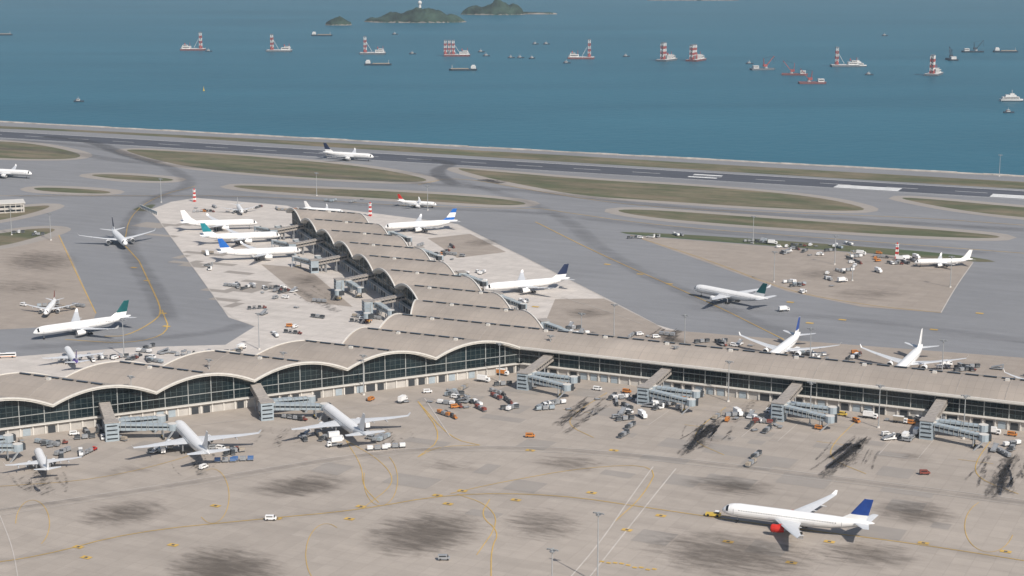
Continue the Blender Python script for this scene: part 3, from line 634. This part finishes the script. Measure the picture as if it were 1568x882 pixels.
for q in[(1250,383,60,9,22),(1330,405,60,16,20),(1170,372,30,4,8),(1390,402,30,6,6),(1215,442,18,10,7),(1270,430,20,10,5),(1010,363,60,3,6),(415,445,60,6,10),(440,500,30,18,6),(560,485,14,10,6),(300,540,90,7,18),(180,550,60,6,12),(460,470,60,20,8),(375,440,30,2,6),(620,350,30,6,5),(730,425,30,8,6),(660,382,40,10,8),(800,470,25,8,7),(880,505,30,8,6),(1000,515,30,4,5),(1110,528,40,4,8),(1260,545,60,5,11),(1470,565,60,5,10),(90,470,55,7,7),(60,690,70,12,10),(240,690,30,8,5),(345,690,25,6,5),(480,672,20,7,5),(575,668,20,6,5),(150,668,40,8,7),(470,645,10,12,3),(430,322,40,5,6),(330,320,40,6,6),(730,612,55,16,15),(1000,622,40,5,9),(950,612,40,4,7),(1170,640,26,5,8),(310,405,20,18,4),(45,360,25,3,4),(690,395,20,4,4),(540,310,40,4,4),(1130,605,120,4,13),(1400,645,100,4,12),(850,625,25,6,7),(1380,672,30,6,7),(1120,640,30,6,5),(1175,655,25,6,5),(960,640,25,8,5),(800,590,30,4,4),(600,615,60,4,5),(1520,690,30,8,5)]:
    cluster(*q[:5],KA)
# ---------- masts, towers, small buildings ----------
def mast(h):
    m=MB();m.cyl((0,0,0),(0,0,h),.34,.16,8,'pole');m.cyl((0,0,0),(0,0,.8),.8,.7,8,'fascia')
    m.bar((-2.,0,h-.3),(2.,0,h-.3),.25,'pole');m.bar((0,-1.2,h-.3),(0,1.2,h-.3),.25,'pole')
    for a in(-1.9,-.95,0,.95,1.9):m.box((a,.35,h-.7),(.65,.5,.4),'metal_grey')
    m.cyl((0,0,h-1.4),(0,0,h-1.1),.9,1.,10,'metal_grey');return m
mm=mast(22).mesh('light_mast');ms_=mast(28).mesh('light_mast')
for x,y in[(203,640),(557,605),(435,600),(843,572),(1033,590),(1240,650),(1475,672),(1048,538),(1240,560),(1442,580),(940,520),(890,535),(1305,430),(1153,373),(1185,432),(397,535),(190,545),(78,368),(247,310),(485,300),(655,322),(1530,270),(1278,405),(765,585),(1115,615),(1345,655),(322,612),(18,360),(1455,440)]:
    g=G(x,y);place(mm,'light_mast',g.x,g.y,UH)
for x,y in[(915,893),(845,955)]:
    g=G(x,y);place(ms_,'light_mast',g.x,g.y,UH)
def striped():
    m=MB()
    for i in range(6):
        a=i*2.;c='red_paint' if i%2==0 else 'white_paint';r=1.1-.07*i
        for sx in(-1,1):
            for sy in(-1,1):m.bar((sx*r,sy*r,a),(sx*(r-.08),sy*(r-.08),a+2),.35,c)
        m.box((0,0,a+1),(r*1.4,r*1.4,1.96),c)
    m.box((0,0,12.3),(2.6,2.6,.5),'white_paint');m.cyl((0,0,12.5),(0,0,14),.7,.5,8,'red_paint');return m
st_=striped().mesh('striped_radar_tower')
for x,y in[(298,309),(567,331),(1373,396)]:
    g=G(x,y);place(st_,'striped_radar_tower',g.x,g.y,UH,sc_=.88)
m=MB();m.box((0,0,4),(60,22,8),'podium');m.box((0,0,8.3),(62,24,.6),'fascia');m.box((-8,2,10),(18,10,3),'bridge_panel');m.box((0,-11.05,5.6),(57,.2,1.6),'dark_window');m.box((0,-11.05,2.),(57,.2,1.6),'dark_window')
for i in range(13):m.box((-28+i*4.6,-11.3,4),(.5,.5,8),'fascia')
g=G(-18,325);m.obj('service_building',mw=Matrix.Translation(g)@Matrix.Rotation(math.radians(20),4,'Z'))
m=MB();m.box((0,0,1.5),(46,.6,3),'bridge_panel')
for i in range(12):m.bar((-23+i*4.2,-.5,0),(-23+i*4.2,.3,3.4),.4,'fascia')
g=G(228,324);m.obj('blast_fence',mw=Matrix.Translation(g)@Matrix.Rotation(math.radians(-60),4,'Z'))
# ---------- ships ----------
def hull(m,Lh,B,h,col,bow=.15):
    pts=[(-Lh/2,-B/2),(Lh/2-bow*Lh,-B/2),(Lh/2,-B*.12),(Lh/2,B*.12),(Lh/2-bow*Lh,B/2),(-Lh/2,B/2)]
    m.loft([[(x*.96,y*.9,-1.) for x,y in pts],[(x,y,h) for x,y in pts]],col)
def dcm(side=-1,nt=2,ht=30,hc='hull_red'):
    m=MB();hull(m,54,24,3.6,hc,.04);m.box((0,0,3.8),(52,22,.4),'ship_white')
    x0=side*16
    for k in range(nt):
        X=x0+(k-(nt-1)/2)*8.
        nb=6
        for i in range(nb):
            z=4.+i*ht/nb;c='tower_red' if i%2==0 else 'ship_white';q=ht/nb;w_=2.7-.12*i
            for a in(-w_,w_):
                for b_ in(-3,3):m.bar((X+a,b_,z),(X+a,b_,z+q),.9,c)
            m.bar((X-w_,-3,z),(X+w_,-3,z+q),.6,c);m.bar((X+w_,-3,z),(X-w_,-3,z+q),.6,c);m.bar((X-w_,-3,z),(X+w_,-3,z),.8,c);m.bar((X-w_,-3,z),(X-w_,3,z+q),.6,c);m.bar((X-w_,3,z),(X+w_,3,z),.8,c);m.bar((X+w_,3,z),(X+w_,-3,z+q),.6,c)
        m.box((X+.6,0,4+ht*.45),(1.6,1.6,ht*.85),'metal_grey');m.box((X,0,5+ht),(6,6,1.8),'hull_grey');m.box((X,-4.2,8),(3,2,7),'tower_red' if k%2==0 else 'hull_grey');m.bar((X,0,5+ht*.8),(X-side*14,0,6),.6,'ship_white')
    X=-side*14;m.box((X,0,6.4),(18,16,4.8),'ship_white');m.box((X-side*3,0,10.1),(10,11,2.8),'ship_white');m.box((X-side*3,-5.6,10.4),(8,.3,1.1),'dark_window');m.box((X,-8.1,7.),(15,.3,1.3),'dark_window');m.cyl((X-4,3,11),(X-4,3,15),1.2,1.1,8,'tower_red')
    m.bar((X+7,0,9),(X+7,0,17),.6,'tower_red');m.box((X-side*9,-4,5.6),(4,4,3.4),'metal_grey');return m
def crane(flip=1,hc='hull_grey',bc='tower_red'):
    m=MB();hull(m,46,17,3.,hc,.1);m.box((-14*flip,0,5.5),(10,10,5),'ship_white');m.box((-14*flip,-5.1,6),(8,.3,1.3),'dark_window')
    m.cyl((6*flip,0,3),(6*flip,0,6),3.4,3,10,'metal_grey');m.box((4*flip,0,8),(7,6,4),bc)
    for y in(-1.6,1.6):m.bar((7*flip,y,8),(21*flip,y*.3,25),.7,bc);m.bar((2*flip,y,9.5),(1*flip,y*.3,21),.6,bc)
    for i in range(6):
        a=Vector((7*flip,0,8)).lerp(Vector((21*flip,0,25)),i/6);w=1.7*(1-.7*i/6);m.bar(a+Vector((0,-w,0)),a+Vector((2*flip,w,3)),.4,bc)
    m.bar((1*flip,0,21),(21*flip,0,25),.35,'hull_dark');m.bar((21*flip,0,25),(21*flip,0,11),.3,'hull_dark');return m
def barge(col='hull_dark'):
    m=MB();hull(m,52,11,3.2,col,.1);m.box((-19,0,6),(9,9,4.4),'ship_white');m.box((-19,0,9.2),(6,7,2.),'ship_white');m.box((-14.4,0,7),(.3,8,1.3),'dark_window');m.box((6,0,3.6),(32,8,1.2),'tan_paint');m.bar((20,0,4),(20,0,10),.5,'ship_white');return m
def ferry():
    m=MB();hull(m,34,11,3.4,'ship_white',.2);m.box((-2,0,5.2),(26,9.5,3.),'ship_white',top=(.95,.95));m.box((-2,0,8.2),(17,8,2.8),'ship_white',top=(.9,.9));m.box((-2,-4.9,5.4),(23,.3,1.1),'dark_window');m.box((0,0,10.6),(6,5,2.2),'ship_white');m.bar((0,0,11),(0,0,17),.5,'ship_white');m.box((0,0,.8),(32,11.3,1.2),'hull_dark');return m
def boat():
    m=MB();hull(m,15,5,2.1,'hull_dark',.25);m.box((-1,0,3.2),(5,3.5,2.4),'ship_white',top=(.85,.85));m.box((-1,-1.7,3.6),(4,.3,.8),'dark_window');m.bar((-1,0,4.4),(-1,0,8),.3,'ship_white');m.cyl((-4,0,2.),(-4,0,4.4),.6,.5,8,'hull_red');return m
SM=dict(dl=(dcm(-1,1,31,'hull_grey').mesh('piling_barge'),'piling_barge'),dr=(dcm(1,1,33).mesh('piling_barge'),'piling_barge'),d3=(dcm(-1,3,27).mesh('piling_barge'),'piling_barge'),d2=(dcm(-1,2,31,'hull_grey').mesh('piling_barge'),'piling_barge'),c1=(crane(1).mesh('crane_barge'),'crane_barge'),c2=(crane(-1,'hull_red').mesh('crane_barge'),'crane_barge'),c3=(crane(1,'hull_dark','hull_dark').mesh('crane_barge'),'crane_barge'),b=(barge().mesh('cargo_ship'),'cargo_ship'),f=(ferry().mesh('passenger_ferry'),'passenger_ferry'),t=(boat().mesh('tugboat'),'tugboat'))
for x,y,k,h in[(296,77,'dr',2),(428,79,'dl',-5),(571,83,'dl',0),(700,86,'d3',0),(890,90,'dr',-3),(1021,93,'d2',60),(1066,93,'d3',62),(1168,107,'c1',10),(1148,98,'t',0),(1217,115,'c2',-10),(1244,128,'c2',0),(1294,102,'dl',0),(1313,102,'f',0),(1430,115,'d2',65),(1457,92,'c3',90),(1490,80,'c3',0),(1549,155,'f',0),(579,100,'b',0),(709,108,'b',180),(493,55,'b',0),(320,79,'t',0),(434,79,'t',0),(745,86,'t',20),(737,80,'t',0),(783,89,'t',0),(797,89,'t',0),(815,90,'t',40),(820,68,'t',0),(837,68,'t',10),(959,87,'t',0),(605,53,'t',0),(1540,80,'b',0),(1331,115,'t',0),(1545,173,'t',0),(121,156,'t',0),(3,54,'b',0),(868,97,'t',0),(632,83,'t',0),(1355,55,'t',0)]:
    g=G(x,y,SEA);me,nm_=SM[k];place(me,nm_,g.x,g.y,h,z=SEA)
m=MB();m.cyl((0,0,0),(0,0,1),1.6,1.6,10,'yellow_paint_v');m.cyl((0,0,1),(0,0,5),.9,.3,8,'yellow_paint_v');m.cyl((0,0,5),(0,0,7),.25,.25,6,'yellow_paint_v')
g=G(312,139,SEA);m.obj('navigation_buoy',mw=Matrix.Translation(g))
# ---------- islands ----------
def island(px0,px1,py,peaks,name,dep=.6):
    a=G(px0,py,SEA);c=G(px1,py,SEA);w=(c-a).length/2;ctr=(a+c)/2;n1,n2=110,44;vs=[];fs=[]
    s=(py-YH)*C/(H-SEA)
    ctr.y+=w*dep*.9
    for j in range(n2+1):
        for i in range(n1+1):
            x=-1+2*i/n1;y=-1+2*j/n2;e=1-x*x-y*y
            h=0
            for pc,pw,ph in peaks:
                q=(px0+(x+1)/2*(px1-px0)-pc)/pw;h=max(h,ph/s*math.exp(-abs(q)**1.7-y*y*2.5))
            nz=noise.fractal(Vector((x*w/90,y*w*dep/90,px0)),.75,2.,6)
            sh=min(1,max(0,(e+.15*noise.noise(Vector((x*5,y*5,px1))))*4))
            z=(h*(1+.38*nz)+4+4*nz)*sh-(1-sh)*6
            vs.append((x*w,y*w*dep,z))
    fm=[]
    for j in range(n2):
        for i in range(n1):
            k=j*(n1+1)+i;f=(k,k+1,k+n1+2,k+n1+1);fs.append(f);fm.append(1 if max(vs[q][2] for q in f)<4.5 else 0)
    me=bpy.data.meshes.new(name);me.from_pydata(vs,[],fs);me.materials.append(MT['foliage_far']);me.materials.append(MT['rock']);me.polygons.foreach_set('material_index',fm);me.polygons.foreach_set('use_smooth',[True]*len(fs));me.update()
    o=bpy.data.objects.new(name,me);sc.collection.objects.link(o);o.location=(ctr.x,ctr.y,SEA);return o,ctr,vs
o1,c1,v1=island(552,716,35,[(648,36,23),(602,26,12),(690,22,9),(570,14,5)],'island_hill',.4)
island(496,540,39,[(518,15,11)],'island_hill',.5)
island(704,806,23,[(760,30,18),(728,18,13),(786,16,14)],'island_hill',.4)
island(790,856,22,[(815,20,1.5)],'island_hill',.2)
island(985,1140,1,[(1060,60,2)],'island_hill',.2)
m=MB()
m.cyl((0,0,-4),(0,0,8),4,3.5,12,'ship_white');
m.loft([[(math.cos(2*math.pi*i/14)*6*math.sin(t),math.sin(2*math.pi*i/14)*6*math.sin(t),12-6*math.cos(t)) for i in range(14)] for t in(.3,.8,1.3,1.8,2.3,2.8,3.05)],'ship_white')
tv=max(v1,key=lambda q:q[2]);m.obj('radar_dome',mw=Matrix.Translation(Vector((c1.x+tv[0],c1.y+tv[1],SEA+tv[2]))))
# ---------- aerial haze (real participating air) ----------
hm=bpy.data.materials.new('air_haze');hm.use_nodes=True;N=hm.node_tree.nodes;L=hm.node_tree.links
for q in list(N):
    if q.type!='OUTPUT_MATERIAL':N.remove(q)
vsn=N.new('ShaderNodeVolumeScatter');vsn.inputs['Color'].default_value=(.76,.89,1,1);vsn.inputs['Density'].default_value=4.6e-5;vsn.inputs['Anisotropy'].default_value=.2
L.new(vsn.outputs[0],[q for q in N if q.type=='OUTPUT_MATERIAL'][0].inputs['Volume'])
MT['air_haze']=hm
m=MB();m.box((0,6000,190),(24000,16000,480),'air_haze');m.obj('air_haze')
# ---------- light, sky, camera ----------
el=math.radians(43);az=math.radians(-58)
d=Vector((math.cos(el)*math.cos(az),math.cos(el)*math.sin(az),math.sin(el)))
sl=bpy.data.lights.new('sun','SUN');sl.energy=4.6;sl.angle=math.radians(.53);sl.color=(1,.95,.88)
so=bpy.data.objects.new('sun',sl);sc.collection.objects.link(so);so.rotation_euler=d.to_track_quat('Z','Y').to_euler();so.location=(0,0,500)
w=bpy.data.worlds.new('World');sc.world=w;w.use_nodes=True;N=w.node_tree.nodes;L=w.node_tree.links
sky=N.new('ShaderNodeTexSky');sky.sky_type='NISHITA';sky.sun_disc=False;sky.sun_elevation=el;sky.sun_rotation=math.atan2(d.x,d.y);sky.dust_density=1.5
L.new(sky.outputs[0],N['Background'].inputs[0]);N['Background'].inputs[1].default_value=.10
sc.view_settings.view_transform='Standard';sc.view_settings.look='None';sc.view_settings.exposure=0
cam=bpy.data.cameras.new('camera');cam.sensor_width=36;cam.lens=36*F/1568;cam.clip_start=1;cam.clip_end=80000
co=bpy.data.objects.new('camera',cam);sc.collection.objects.link(co);co.location=(0,0,H);co.rotation_euler=(math.pi/2-TH,0,0)
sc.camera=co
